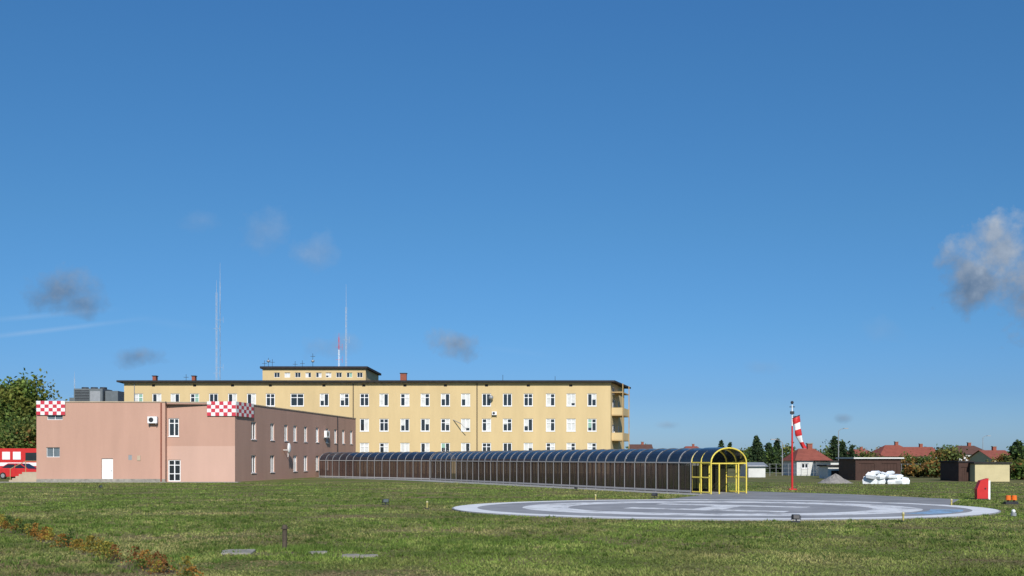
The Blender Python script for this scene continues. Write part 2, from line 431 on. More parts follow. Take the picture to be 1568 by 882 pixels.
ac(A, zu(A, 235.5), Z(643, 90)).make('air_conditioner', pk)
ac(S, zu(S, 497), 4.95, 1.3).make('air_conditioner_side', pk)
m = MB().use(white); u = zu(S, 434)
m.tube(S.pt(u, 3.0, 0), S.pt(u, 3.0, .6), .04); m.tube(S.pt(u, 2.3, .5), S.pt(u, 3.7, .5), .035)
m.smooth = True; m.ball(S.pt(u, 3.2, .62), .48, 12, 1.1, .35)
m.make('satellite_dish', pk)
mf.make('window_frames', pk); mg.make('window_glass', pk)
hv = root('rooftop_ventilation_unit', (-40, 97, ZT))
m = MB().use(louv)
x0, x1 = X(113, 97), X(157, 97)
m.box((x0, 97, ZT), (x1, 99.4, 8.95)); m.box((x1+.1, 97.4, ZT), (X(178, 97), 99, 8.75))
m.box((x0-.7, 97.6, ZT), (x0-.05, 98.6, 8.1))
m.use(darkm)
for i in range(9): m.box((x0+.1, 96.96, ZT+.3+i*.15), (x1-1.3, 96.997, ZT+.36+i*.15))
for i in range(3): m.tube((x0+.6+i*.9, 98.2, 8.95), (x0+.6+i*.9, 98.2, 9.15), .33, n=14)
m.use(greym); m.box((x1-1.2, 96.96, ZT+.25), (x1-.2, 96.997, 8.7))
m.make('unit_body', hv)

st = root('entrance_steps', (-44.2, 90.8, 0)); m = MB().use(coping)
for i in range(5): m.box((-45.6+i*.3, 90.2, 0), (-45.3+i*.3, 91.8, .18*(i+1)))
m.box((-44.1, 90.2, 0), (-43.02, 91.8, .9)); m.make('steps', st)
m = MB().use(yellow_d)
for x, z in ((-45.5, .2), (-44.1, .9), (-43.1, .9)): m.tube((x, 90.25, z), (x, 90.25, z+1.0), .03)
m.tube((-45.5, 90.25, 1.2), (-44.1, 90.25, 1.9), .03); m.tube((-44.1, 90.25, 1.9), (-43.1, 90.25, 1.9), .03)
m.make('handrail', st)

# ------------------------------------------------------------ yellow hospital
yb = root('hospital_building', (-20, 146, 0))
d = 140.0; ZR = Z(585.5, d)
a = (X(190, d), d); b = (X(935, d), d); c = (17.2, 152.5); e = (-56, 153)
FR = Fr(a, b)
cent = [212, 240, 268, 298, 327, 356, 385, 414, 455, 496.5, 527.5, 558, 588, 620, 651, 682, 713, 745, 777, 809, 843, 874.5, 906.5]
ops = []
for i, px in enumerate(cent):
    u = zu(FR, px); hw = .64 if px != 455 else .95
    for (zt, zb) in ((Z(602.5, d), Z(622, d)), (Z(641, d), Z(660.5, d)), (Z(678, d), Z(697, d))):
        ops.append((u-hw, u+hw, zb, zt))
vents = []
for px in (235, 298, 356, 414, 496, 557, 620, 682, 745, 809, 874):
    u = zu(FR, px); vents.append((u-.22, u+.22, Z(592, d), Z(588.5, d)))
mw = MB().use(yellow_w); mf = MB(); mg = MB()
FR.wall(mw, 0, ZR, ops+vents)
for o in ops: FR.window(mf, mg, *o, mull=(0.5,), trans=((.68,) if R.random() < .5 else ()), fw=.11, cur=.5)
mg.use(darkm)
for o in vents: FR.quad(mg, *o, -.12)
EN = Fr(b, c)
eops = [(1.6, 4.0, 8.35, 10.6), (1.6, 4.0, 4.75, 6.95), (1.6, 4.0, 11.2, 12.3), (7, 8.4, 8.9, 10.6), (7, 8.4, 5.3, 6.9)]
mw.use(yellow_w); EN.wall(mw, 0, ZR, eops)
for o in eops: EN.window(mf, mg, *o, fw=.08, sill=False)
Fr(c, e).wall(mw, 0, ZR, []); Fr(e, a).wall(mw, 0, ZR, [])
mw.make('walls', yb)
mr = MB().use(roofd)
ov = [(a[0]-.8, a[1]-.7), (b[0]+.5, b[1]-.7), (c[0]+1.1, c[1]+.6), (e[0]-.6, e[1]+.6)]
mr.prism(ov, ZR, ZR+.24); mr.make('roof_slab', yb)
mt = MB().use(coping); FR.box(mt, 0, FR.L, ZR-.16, ZR-.003, .003, .35); mt.make('cornice', yb)
ml = MB()
for z in (8.15, 4.6, 11.4):
    ml.use(yellow_d); EN.box(ml, 1.0, 7.2, z, z+.16, 0.002, 1.5)
    if z < 11: ml.use(yellow_w); EN.box(ml, 1.0, 7.2, z+.16, z+1.15, 1.38, 1.5); EN.box(ml, 1.0, 1.12, z+.16, z+1.15, .002, 1.38); EN.box(ml, 7.08, 7.2, z+.16, z+1.15, .002, 1.38)
ml.use(yellow_d)
for u in (1.06, 7.1): EN.box(ml, u, u+.12, 0, ZR-.1, 1.505, 1.62)
ml.make('balconies', yb)
mdp = MB().use(darkm)
for px in (541, 730.5): u = zu(FR, px); mdp.tube(FR.pt(u, 0, .1), FR.pt(u, ZR, .1), .06)
u = zu(FR, 206); mdp.use(greym); mdp.tube(FR.pt(u, 0, .1), FR.pt(u, ZR, .1), .05)
mdp.make('downpipes', yb)
ac(FR, zu(FR, 757), Z(633, d), .8).make('air_conditioner', yb)
m = MB().use(greym); m.smooth = True
q = FR.pt(zu(FR, 752), Z(609, d), .5); m.ball(q, .33, 10, 1.0); m.tube(q, q+Vector((0, .6, -.2)), .04); m.make('dish', yb)
m = MB().use(greym)
q = FR.pt(zu(FR, 694), Z(643, d), 0); m.tube(q, q+Vector((1.2, -1.2, -.6)), .06); m.tube(q+Vector((1.2, -1.2, -.6)), q+Vector((1.9, -1.3, -1.3)), .05); m.make('wall_lamp', yb)
d2 = 148.0
pa = (X(402, d2), d2); pb = (X(560, d2), d2); pc = (pb[0]+.3, 160); pe = (pa[0], 160)
ZP = Z(564.5, d2); m = MB().use(yellow_w); PF = Fr(pa, pb)
pops = [(zu(PF, px)-.42, zu(PF, px)+.42, Z(578, d2), Z(570.5, d2)) for px in (424, 440, 456, 472, 488, 503, 519, 535, 551)]
PF.wall(m, ZR, ZP, pops)
for o in pops: PF.window(mf, mg, *o, fw=.05, cur=.2, sill=False)
Fr(pb, pc).wall(m, ZR, ZP, []); Fr(pc, pe).wall(m, ZR, ZP, []); Fr(pe, pa).wall(m, ZR, ZP, [])
m.make('penthouse_walls', yb)
m = MB().use(roofd); m.prism([(pa[0]-.3, d2-.4), (pb[0]+.3, d2-.4), (pc[0]+.4, 160.4), (pe[0]-.4, 160.4)], ZP, ZP+.32); m.make('penthouse_roof', yb)
mf.make('window_frames', yb); mg.make('window_glass', yb)
m = MB().use(brickr)
for px, dd in ((617.5, 146), (236, 146), (296, 150)):
    x = X(px, dd); w_ = .45 if px > 600 else .25
    m.box((x-w_, dd, ZR+.2), (x+w_, dd+.8, Z(572, dd) if px > 600 else Z(576, dd)))
    m.use(darkm); m.box((x-w_-.08, dd-.08, (Z(572, dd) if px > 600 else Z(576, dd))), (x+w_+.08, dd+.88, (Z(572, dd) if px > 600 else Z(576, dd))+.1)); m.use(brickr)
m.make('chimneys', yb)
m = MB().use(darkm)
for px, top, dd in ((411, 548, 149), (405, 552, 149), (417, 550, 149), (479, 541, 150), (463, 552, 150), (452, 553, 150), (285, 573, 142), (770, 574, 142), (850, 576, 142)):
    x = X(px, dd); m.tube((x, dd, ZR), (x, dd, Z(top, dd)), .03, n=5)
    if px < 500: m.box((x-.35, dd-.02, Z(top+5, dd)), (x+.35, dd+.02, Z(top+5, dd)+.05))
m.use(greym)
for px in (411, 479): m.smooth = True; m.ball((X(px, 149), 149, Z(553, 149)), .25, 10, .8)
m.make('antennas', yb)

# ------------------------------------------------------------ masts
def mast(name, px, top, dd, z0, w_, mts, tip=0, r=.02):
    x = X(px, dd); zt = Z(top, dd); m = MB()
    n = max(8, int((zt-z0)/1.1)); P3 = [Vector((x+w_*math.cos(t), dd+w_*math.sin(t), 0)) for t in (0.5, 2.6, 4.7)]
    for i in range(n):
        za = z0+(zt-z0)*i/n; zb = z0+(zt-z0)*(i+1)/n
        m.use(mts[(i//3) % len(mts)])
        for k in range(3):
            p = P3[k]+Vector((0, 0, za)); q = P3[k]+Vector((0, 0, zb)); m.tube(p, q, r, n=4, cap=False)
            m.tube(p, P3[(k+1) % 3]+Vector((0, 0, zb)), r*.5, n=4, cap=False)
    m.tube((x, dd, zt), (x, dd, zt+tip), .03, .012, n=5)
    for k in (.55, .8):
        zz = z0+(zt-z0)*k; m.tube((x-.5, dd, zz), (x+.5, dd, zz), .02, n=4); m.tube((x+.5, dd, zz-.5), (x+.5, dd, zz+.5), .02, n=4)
    return m.make(name)
lg = mat('mast_light_grey', (0.42, 0.45, 0.50), 0.6)
mast('radio_mast', 331.5, 448, 158, 0, .13, [lg], 2.0)
mast('radio_mast', 337, 432, 162, 0, .05, [lg], 3.2, .015)
mast('radio_mast', 530, 470, 158, 0, .12, [lg], 3.6)
mast('red_white_mast', 519, 516, 150, ZR, .12, [redp, whitef, redp, whitef], .6, .02)
mast('radio_mast', 114, 578, 200, 0, .1, [lg], 1.2)

# ------------------------------------------------------------ windsock
x, y = G(1213, 750); ws = root('windsock', (x, y, 0))
m = MB().use(redp); m.tube((x, y, 0), (x, y, 4.4), .075, .055, n=10); m.box((x-.25, y-.25, 0), (x+.25, y+.25, .08))
m.use(whitef); m.tube((x, y, 4.4), (x, y, 5.85), .05, .035, n=8)
m.use(darkm); m.tube((x-.18, y, 5.7), (x+.18, y, 5.7), .03, n=6)
m.ball((x, y, 6.0), .11, 8); m.box((x-.12, y-.1, 5.2), (x+.12, y+.1, 5.4))
m.tube((x, y, 5.05), (x+.35, y, 5.05), .025); m.make('pole', ws)
m = MB(); m.smooth = True
pts = []
for i in range(16):
    t = i/15
    pts.append((Vector((x+.26+.62*t**1.2-.12*math.sin(t*3), y-.05*math.sin(t*5), 5.0-2.15*t)), .26-.13*t+.02*math.sin(t*14)))
nn = 14
for i in range(15):
    m.use(redp if (i//3) % 2 == 0 else whitef)
    vs = []
    for (p, r), kk in ((pts[i], i), (pts[i+1], i+1)):
        for k in range(nn):
            th_ = 2*math.pi*k/nn; rr = r*(1+.2*math.sin(3*th_+kk*.5)*min(1, kk/4))
            vs.append(p+Vector((rr*math.cos(th_), rr*.7*math.sin(th_), .12*math.cos(th_)*(1-kk/15))))
    m.add(vs, [(k, (k+1) % nn, nn+(k+1) % nn, nn+k) for k in range(nn)])
m.make('fabric_sock', ws)
m = MB().use(darkm); prev = None
for k in range(17):
    th_ = 2*math.pi*k/16; p = Vector((x+.26+.27*math.cos(th_), y+.19*math.sin(th_), 5.02+.12*math.cos(th_)))
    if prev: m.tube(prev, p, .02, n=5)
    prev = p
m.make('hoop', ws)

# ------------------------------------------------------------ small pad furniture
lens = mat('lamp_lens', (0.5, 0.45, 0.25), 0.3, 0.1, 4)
dully = mat('faded_yellow', (0.45, 0.38, 0.12), 0.6, 0.2, 6)
def edge_light(px, py):
    x, y = G(px, py); m = MB()
    m.use(darkm); m.tube((x, y, 0), (x, y, .04), .09, n=12)
    m.use(dully); m.tube((x, y, .04), (x, y, .22), .030, n=10); m.tube((x, y, .22), (x, y, .25), .05, n=10)
    m.use(lens); m.smooth = True; m.ball((x, y, .29), .05, 8, 1.0); m.make('helipad_edge_light')
for p in ((654, 779), (912, 767), (1383, 799), (1457, 775)): edge_light(*p)
def flood(px, py, s=1.0, rz=0.0):
    x, y = G(px, py); m = MB(Matrix.Translation((x, y, 0)) @ Matrix.Rotation(rz, 4, 'Z') @ Matrix.Scale(s, 4))
    m.use(darkm); m.box((-.16, -.1, 0), (.16, .1, .05)); m.box((-.02, -.02, .05), (.02, .02, .14))
    m.box((-.19, -.015, .1), (-.165, .015, .28)); m.box((.165, -.015, .1), (.19, .015, .28))
    m.add([(-.16, -.05, .12), (.16, -.05, .12), (.16, -.11, .32), (-.16, -.11, .32), (-.11, .12, .16), (.11, .12, .16), (.11, .08, .3), (-.11, .08, .3)],
          [(0,1,2,3),(4,7,6,5),(0,4,5,1),(1,5,6,2),(2,6,7,3),(3,7,4,0)])
    m.use(glassg); m.add([(-.14, -.062, .14), (.14, -.062, .14), (.14, -.114, .30), (-.14, -.114, .30)], [(0,1,2,3)])
    m.make('floodlight')
flood(1219, 800, .85, 3.0); flood(1002, 763, .9, 2.8); flood(590, 773, .9, .5); flood(882, 751, .8, 2.0); flood(154, 748, .7, 1.0)
x, y = G(1548, 772); m = MB().use(darkm); m.box((x-.3, y-.12, 0), (x+.3, y+.12, .12)); m.tube((x-.13, y, .12), (x-.13, y, .2), .05); m.tube((x+.15, y, .12), (x+.15, y, .2), .05)
m.use(orange); m.tube((x-.13, y, .2), (x-.13, y, .42), .13, .11, 12); m.tube((x+.15, y, .2), (x+.15, y, .42), .13, .11, 12); m.make('orange_warning_light')
x, y = G(1552, 790); m = MB().use(greym); m.tube((x, y, 0), (x, y, .12), .1, n=10); m.use(whitef); m.ball((x, y, .18), .07, 8); m.make('helipad_edge_light')
x, y = G(1505, 765); cb = root('red_marker_cabinet', (x, y, 0))
m = MB().use(redp)
m.add([(x-.3, y, .05), (x+.28, y, .05), (x+.30, y, 1.12), (x-.12, y, 1.0), (x-.3, y, .55),
       (x-.3, y+.3, .05), (x+.28, y+.3, .05), (x+.30, y+.3, 1.12), (x-.12, y+.3, 1.0), (x-.3, y+.3, .55)],
      [(0,1,2,3,4), (9,8,7,6,5), (0,5,6,1), (1,6,7,2), (2,7,8,3), (3,8,9,4), (4,9,5,0)])
m.make('cabinet_body', cb)
m = MB().use(whitef); m.box((x+.31, y+.05, .0), (x+.42, y+.25, 1.0)); m.use(darkm); m.box((x-.32, y-.02, 0), (x+.3, y+.32, .048))
m.box((x+.1, y-.03, .55), (x+.16, y-.002, .62)); m.make('white_edge_and_base', cb)

PX, PYY = G(436, 842); x, y = PX, PYY; m = MB().use(rust)
m.tube((x, y, 0), (x, y, .50), .058, .055, 12); m.tube((x, y, .50), (x, y, .525), .085, .085, 12); m.tube((x, y, .525), (x, y, .60), .07, .05, 12)
m.tube((x, y, .0), (x, y, .04), .1, .1, 12); m.make('rusty_post')
def slab(px, py, lx, ly, rz, name='concrete_slab'):
    x, y = G(px, py); m = MB(Matrix.Translation((x, y, 0)) @ Matrix.Rotation(rz, 4, 'Z') @ Matrix.Rotation(.02, 4, 'X')).use(concrete)
    poly = []
    for i in range(22):
        t = 2*math.pi*i/22; c_, s_ = math.cos(t), math.sin(t)
        k = 1/max(abs(c_), abs(s_))*R.uniform(.72, 1.0); poly.append((lx/2*c_*min(k, 1.25), ly/2*s_*min(k, 1.25)))
    m.prism(poly, 0, .05); m.make(name)
slab(365, 847, .85, .9, .1); slab(550, 853, .8, .35, -.12); slab(488, 848, .45, .3, .3)
def patch(px, py, rx, ry, nme='soil_patch'):
    x, y = G(px, py); m = MB().use(soil)
    poly = [(x+rx*math.cos(t*.35)*R.uniform(.6, 1.1), y+ry*math.sin(t*.35)*R.uniform(.6, 1.1), .006) for t in range(18)]
    m.add(poly, [tuple(range(18))]); m.make(nme)
patch(400, 848, 1.2, .6); patch(510, 851, 1.1, .4)

# ------------------------------------------------------------ white bales, gravel heap
x, y = G(1356, 741); m = MB().use(wrap)
for i in range(15):
    if i < 7: bx, bz, h = x-1.62+i*.52+R.uniform(-.12, .12), 0, R.uniform(.42, .66)
    elif i < 12: bx, bz, h = x-1.3+(i-7)*.56+R.uniform(-.15, .15), R.uniform(.42, .5), R.uniform(.3, .55)
    else: bx, bz, h = x-.9+(i-12)*.7, R.uniform(.75, .85), R.uniform(.18, .34)
    m.M = Matrix.Translation((bx, y+R.uniform(-.4, .4), bz)) @ Matrix.Rotation(R.uniform(-.8, .8), 4, 'Z') @ (Matrix.Rotation(R.uniform(-.25, .25), 4, 'Y') if bz else Matrix.Identity(4))
    k = R.uniform(.02, .09)
    m.add([(-.3,-.4,0),(.3,-.4,0),(.3,.4,0),(-.3,.4,0),(-.3-k,-.4-k,h*.5),(.3+k,-.4-k,h*.5),(.3+k,.4+k,h*.5),(-.3-k,.4+k,h*.5),(-.22,-.33,h),(.25,-.30,h*.88),(.20,.33,h),(-.25,.30,h*.85)],
          [(3,2,1,0),(0,1,5,4),(1,2,6,5),(2,3,7,6),(3,0,4,7),(4,5,9,8),(5,6,10,9),(6,7,11,10),(7,4,8,11),(8,9,10,11)])
m.make('wrapped_bales')
def heap(px, py, rx, h, mt, name):
    x, y = G(px, py); m = MB().use(mt); m.smooth = False
    N = 20; K = 6; vs = [(x, y, h)]; fs = []
    for j in range(1, K+1):
        for i in range(N):
            t = 2*math.pi*i/N; r = rx*j/K*R.uniform(.93, 1.05)
            vs.append((x+r*math.cos(t), y+r*.8*math.sin(t), max(0, h*(1-(j/K))**1.1+(R.uniform(-.05, .05) if j < K else -h))))
    for i in range(N): fs.append((0, 1+i, 1+(i+1) % N))
    for j in range(K-1):
        for i in range(N): fs.append((1+j*N+i, 1+(j+1)*N+i, 1+(j+1)*N+(i+1) % N, 1+j*N+(i+1) % N))
    m.add(vs, fs); m.make(name)
heap(1279, 740, 1.55, .85, gravel, 'gravel_heap')

# ------------------------------------------------------------ houses & sheds on the right
def house(name, pxa, pxb, d, wall_top, ridge, wm, rm, depth=8, hip=.0, win=3, chim=True):
    xa, xb = X(pxa, d), X(pxb, d); zt = Z(wall_top, d); zr = Z(ridge, d)
    rt = root(name, ((xa+xb)/2, d+depth/2, 0)); m = MB().use(wm); f = Fr((xa, d), (xb, d)); mf = MB(); mg = MB()
    ops = []
    for i in range(win):
        u = f.L*(i+.5)/win; ops.append((u-.45, u+.45, max(.9, zt-1.5), zt-.4))
    f.wall(m, 0, zt, ops)
    for o in ops: f.window(mf, mg, *o, cur=.4)
    for p, q in (((xb, d), (xb, d+depth)), ((xb, d+depth), (xa, d+depth)), ((xa, d+depth), (xa, d))): Fr(p, q).wall(m, 0, zt, [])
    ym = d+depth/2; h = (xb-xa)*hip
    if hip == 0: m.add([(xa, d, zt), (xa, d+depth, zt), (xa, ym, zr-.05), (xb, d, zt), (xb, d+depth, zt), (xb, ym, zr-.05)], [(0, 2, 1), (3, 4, 5)])
    m.make('walls', rt); mf.make('window_frames', rt); mg.make('window_glass', rt)
    o = .3; r = MB().use(rm)
    r.add([(xa-o, d-o, zt-.1), (xb+o, d-o, zt-.1), (xb+o, d+depth+o, zt-.1), (xa-o, d+depth+o, zt-.1), (xa+h-(o if hip == 0 else 0), ym, zr), (xb-h+(o if hip == 0 else 0), ym, zr)],
          [(0, 1, 5, 4), (2, 3, 4, 5), (3, 0, 4), (1, 2, 5)] if hip > 0 else [(0, 1, 5, 4), (2, 3, 4, 5)])
    r.make('roof', rt)
    if chim:
        c_ = MB().use(brickr); cx = xa+(xb-xa)*.6; c_.box((cx-.3, ym-.3, zr-1), (cx+.3, ym+.3, zr+.6)); c_.use(concrete); c_.box((cx-.38, ym-.38, zr+.6), (cx+.38, ym+.38, zr+.7)); c_.make('chimney', rt)
house('red_roof_house', 1220, 1271, 122, 704, 686.5, offw, rooft, 6, .26, 2)
house('red_roof_house', 1348, 1412, 190, 698, 681, cream, rooft, 9, .33, 4)
house('red_roof_house', 1400, 1440, 200, 698, 684, offw, rooft, 9, 0, 2)
house('red_roof_house', 1306, 1344, 240, 697, 688, offw, rooft, 9, .2, 2)
house('brown_roof_house', 1468, 1520, 205, 695, 682, offw, roofb, 9, .25, 3)
house('brown_roof_house', 1520, 1556, 170, 702, 689, cream, rooft, 9, 0, 2)
house('brown_roof_house', 968, 1000, 260, 692, 680, cream, roofb, 9, 0, 2)
house('brown_roof_house', 1048, 1078, 280, 692, 683, offw, rooft, 9, .2, 2)
house('small_shed', 1146, 1172, 112, 713, 708, offw, greym, 4, 0, 0, False)
def flatshed(name, pxa, pxb, d, top, wm, rm, depth=5, doors=2, dm=white, over=.2, sidem=None):
    xa, xb = X(pxa, d), X(pxb, d); zt = Z(top, d); rt = root(name, ((xa+xb)/2, d, 0))
    m = MB().use(wm); f = Fr((xa, d), (xb, d)); ops = []
    for i in range(doors):
        u = f.L*(i+.5)/doors; wd = min(1.1, f.L/doors*.34); ops.append((u-wd, u+wd, .02, zt-.45))
    f.wall(m, 0, zt, ops, .1)
    if sidem: m.use(sidem)
    for p, q in (((xb, d), (xb, d+depth)), ((xb, d+depth), (xa, d+depth)), ((xa, d+depth), (xa, d))): Fr(p, q).wall(m, 0, zt, [])
    m.make('walls', rt)
    g = MB().use(dm)
    for o in ops:
        f.box(g, o[0]+.01, o[1]-.01, .02, o[3]-.01, -.09, -.05)
        for k in range(1, 5): uu = o[0]+(o[1]-o[0])*k/5; f.box(g, uu-.015, uu+.015, .05, o[3]-.05, -.05, -.03)
    g.make('doors', rt)
    r = MB().use(rm); r.box((xa-over, d-over, zt), (xb+over, d+depth+over, zt+.14)); r.make('roof', rt)
flatshed('garage_row', 1272, 1308, 116, 707, offw, roofd, 6, 2, greym)
flatshed('brown_kiosk', 1310, 1379, 97, 702.5, brownw, offw, 5, 2, brownw, .25)
flatshed('dark_shed', 1268, 1298, 104, 714, offw, roofd, 3, 1, brownw)
flatshed('garden_shed', 1493, 1546, 92, 710, cream, roofd, 5, 0, cream, .15)
flatshed('lean_to_shed', 1468, 1490, 93, 708, brownw, roofd, 4, 1, brownw, .1)
fn = MB().use(greym)
for i in range(44):
    px = 1150+i*9.6
    xx = X(px, 120); fn.tube((xx, 120, 0), (xx, 120, 1.5), .03, n=5)
for z in (.4, .95, 1.45): fn.tube((X(1150, 120), 120, z), (X(1563, 120), 120, z), .012, n=4)
fn.make('wire_fence')

# ------------------------------------------------------------ street lamps
def lamp(px, top, d, arm=1):
    x = X(px, d); zt = Z(top, d); m = MB().use(greym)
    m.tube((x, d, 0), (x, d, zt-.3), .09, .05, 8); m.tube((x, d, zt-.3), (x+.35*arm, d, zt), .04, n=6)
    m.tube((x+.35*arm, d, zt), (x+.9*arm, d, zt+.08), .035, n=6)
    m.use(greym); m.box((x+min(.8*arm, 1.45*arm), d-.13, zt+.02), (x+max(.8*arm, 1.45*arm), d+.13, zt+.16)); m.make('street_lamp')
lamp(1284, 657, 150, 1); lamp(1198, 674, 125, -1); lamp(1322, 690, 200, 1); lamp(1505, 668, 190, 1)

# ------------------------------------------------------------ vehicles
def car(name, M, body):
    rt = root(name, M.translation)
    m = MB(M).use(body); W = .84
    prof = [(-2.05,.32),(-2.08,.62),(-2.0,.85),(-1.1,.95),(1.35,1.0),(1.95,.98),(2.05,.75),(2.05,.35),(1.75,.22),(-1.7,.22)]
    n = len(prof); secs = [(-W, .93), (-W*.96, 1.0), (W*.96, 1.0), (W, .93)]
    vs = []
    for yy, k in secs: vs += [(x*(.985 if k < 1 else 1), yy, .22+(z-.22)*(1 if k == 1 else .93)) for x, z in prof]
    fs = [tuple(range(n)), tuple(range(4*n-1, 3*n-1, -1))]
    for s in range(3): fs += [(s*n+i, (s+1)*n+i, (s+1)*n+(i+1) % n, s*n+(i+1) % n) for i in range(n)]
    m.add(vs, fs)
    top = [(-1.15,.93,.78),(-.35,1.42,.60),(.95,1.45,.60),(1.75,.98,.76)]
    vs = [(x, -w_, z) for x, z, w_ in top]+[(x, w_, z) for x, z, w_ in top]
    m.add(vs, [(0,3,2,1),(4,5,6,7),(1,2,6,5),(0,1,5,4),(2,3,7,6)])
    m.make('body', rt)
    g = MB(M).use(glass)
    for s in (-1, 1):
        def q(x, z):
            t = (z-.93)/(.5); return (x, s*(.78-.18*t+.012), z)
        g.add([q(-.95, 1.0), q(.15, 1.0), q(.15, 1.36), q(-.33, 1.36)], [(0,1,2,3)]); g.add([q(.25, 1.0), q(1.5, 1.03), q(.95, 1.38), q(.25, 1.36)], [(0,1,2,3)])
    g.add([(-1.12, -.68, .97), (-1.12, .68, .97), (-.42, .55, 1.395), (-.42, -.55, 1.395)], [(0,1,2,3)])
    g.add([(1.71, -.66, 1.02), (1.71, .66, 1.02), (1.04, .54, 1.42), (1.04, -.54, 1.42)], [(0,1,2,3)])
    g.make('windows', rt)
    t = MB(M)
    for x in (-1.3, 1.3):
        for s in (-1, 1):
            t.use(rubber); t.tube((x, s*.66, .31), (x, s*.865, .31), .31, n=18); t.use(greym); t.tube((x, s*.866, .31), (x, s*.875, .31), .19, n=12)
    t.make('wheels', rt)
    l = MB(M).use(whitef); l.box((-2.09, -.75, .6), (-2.03, -.45, .75)); l.box((-2.09, .45, .6), (-2.03, .75, .75))
    l.use(darkm); l.box((-2.11, -.8, .3), (-2.04, .8, .42)); l.use(redp); l.box((2.04, -.78, .65), (2.07, -.5, .85)); l.box((2.04, .5, .65), (2.07, .78, .85)); l.make('lights', rt)
car('red_car', Matrix.Translation((X(33, 104), 104, 0)) @ Matrix.Rotation(math.radians(172), 4, 'Z') @ Matrix.Scale(1.12, 4), redp)
bx = X(18, 116); bs = root('red_bus', (bx, 116, 0)); m = MB(Matrix.Translation((bx, 116, 0))).use(redp)
pr = [(-4.2,.4),(-4.3,1.5),(-4.1,3.1),(-3.8,3.3),(3.0,3.3),(3.15,3.1),(3.3,1.6),(3.35,.9),(3.3,.4)]
n = len(pr); m.add([(x, 0, z) for x, z in pr]+[(x, 2.4, z) for x, z in pr], [tuple(range(n-1, -1, -1))[::-1], tuple(range(2*n-1, n-1, -1))]+[(i, n+i, n+(i+1) % n, (i+1) % n) for i in range(n)])
m.make('body', bs)
m = MB(Matrix.Translation((bx, 116, 0))).use(whitef); m.box((-4.0, -.03, 1.25), (3.1, -.003, 1.65))
for i in range(4): m.box((-3.6+i*1.25, -.03, 2.0), (-2.7+i*1.25, -.003, 2.9))
m.use(glass); m.box((1.6, -.03, 1.8), (2.9, -.003, 2.8)); m.use(rubber)
for x in (-2.8, 2.0): m.tube((x, -.05, .48), (x, .25, .48), .48, n=18)
m.make('trim_and_wheels', bs)

# ------------------------------------------------------------ foliage
LB = 1.45
def quads(name, cen, size, col, mt, parent=None, up=0.0):
    N = len(cen); a = NR.normal(size=(N, 3)); a /= np.linalg.norm(a, axis=1)[:, None]
    b = NR.normal(size=(N, 3)); b -= (b*a).sum(1)[:, None]*a; b /= np.linalg.norm(b, axis=1)[:, None]
    s = size[:, None]
    v = np.stack([cen-a*s-b*s*.5, cen+a*s*.2-b*s*.7, cen+a*s+b*s*.3, cen-a*s*.3+b*s*.6], 1).reshape(-1, 3)
    if parent is not None: v = v-np.array(parent.location)
    me = bpy.data.meshes.new(name); me.vertices.add(4*N); me.loops.add(4*N); me.polygons.add(N)
    me.vertices.foreach_set('co', v.ravel().astype(np.float32)); me.loops.foreach_set('vertex_index', np.arange(4*N, dtype=np.int32))
    me.polygons.foreach_set('loop_start', np.arange(0, 4*N, 4, dtype=np.int32)); me.polygons.foreach_set('loop_total', np.full(N, 4, dtype=np.int32))
    me.update(); at = me.color_attributes.new('Col', 'FLOAT_COLOR', 'POINT')
    c = np.ones((N, 4)); c[:, :3] = np.clip(np.asarray(col)*LB, 0, .6); at.data.foreach_set('color', np.repeat(c, 4, 0).ravel().astype(np.float32))
    me.materials.append(mt); o = bpy.data.objects.new(name, me); scene.collection.objects.link(o)
    if parent is not None: o.parent = parent
    return o
GREEN = [(0.05, .085, .018), (.075, .11, .022), (.035, .06, .015), (.10, .13, .03)]
DARK = [(0.018, .035, .014), (.028, .048, .018), (.014, .028, .012), (.04, .06, .022)]
AUT = [(0.15, .10, .025), (.18, .09, .025), (.10, .10, .025), (.12, .065, .02), (.07, .09, .025)]
def tree(name, x, y, h, wd, pal, dens=1.0, leaf=.22, base=.18, clumps=60, lean=0):
    rt = root(name, (x, y, 0)); m = MB().use(bark)
    m.tube((x, y, 0), (x+lean, y, h*.55), wd*.045+.05, wd*.02+.03, 8)
    cs = []
    for i in range(clumps):
        while True:
            p = NR.uniform(-1, 1, 3)
            if (p**2).sum() < 1: break
        zz = base*h+(h*(1-base))*(p[2]*.5+.5); f = 1-.35*abs(p[2])
        cs.append((x+lean+p[0]*wd/2*f, y+p[1]*wd/2*f, zz))
    for i in range(7):
        c = cs[i*clumps//7]; m.tube((x+lean*.5, y, h*R.uniform(.2, .5)), c, .06+wd*.008, .02, 5)
    m.make('trunk_and_limbs', rt)
    C = []; S_ = []; K = []
    for c in cs:
        r = wd*R.uniform(.07, .16); k = int(70*dens); base_c = np.array(R.choice(pal))*R.uniform(.75, 1.3)
        q = NR.normal(size=(k, 3))*r*np.array([1, 1, .7])*.75+np.array(c)
        C.append(q); S_.append(NR.uniform(.6, 1.3, k)*leaf); K.append(base_c[None, :]*NR.uniform(.7, 1.35, (k, 1)))
    C = np.concatenate(C); C[:, 2] = np.maximum(C[:, 2], .2)
    quads('crown', C, np.concatenate(S_), np.concatenate(K), leafm, rt)
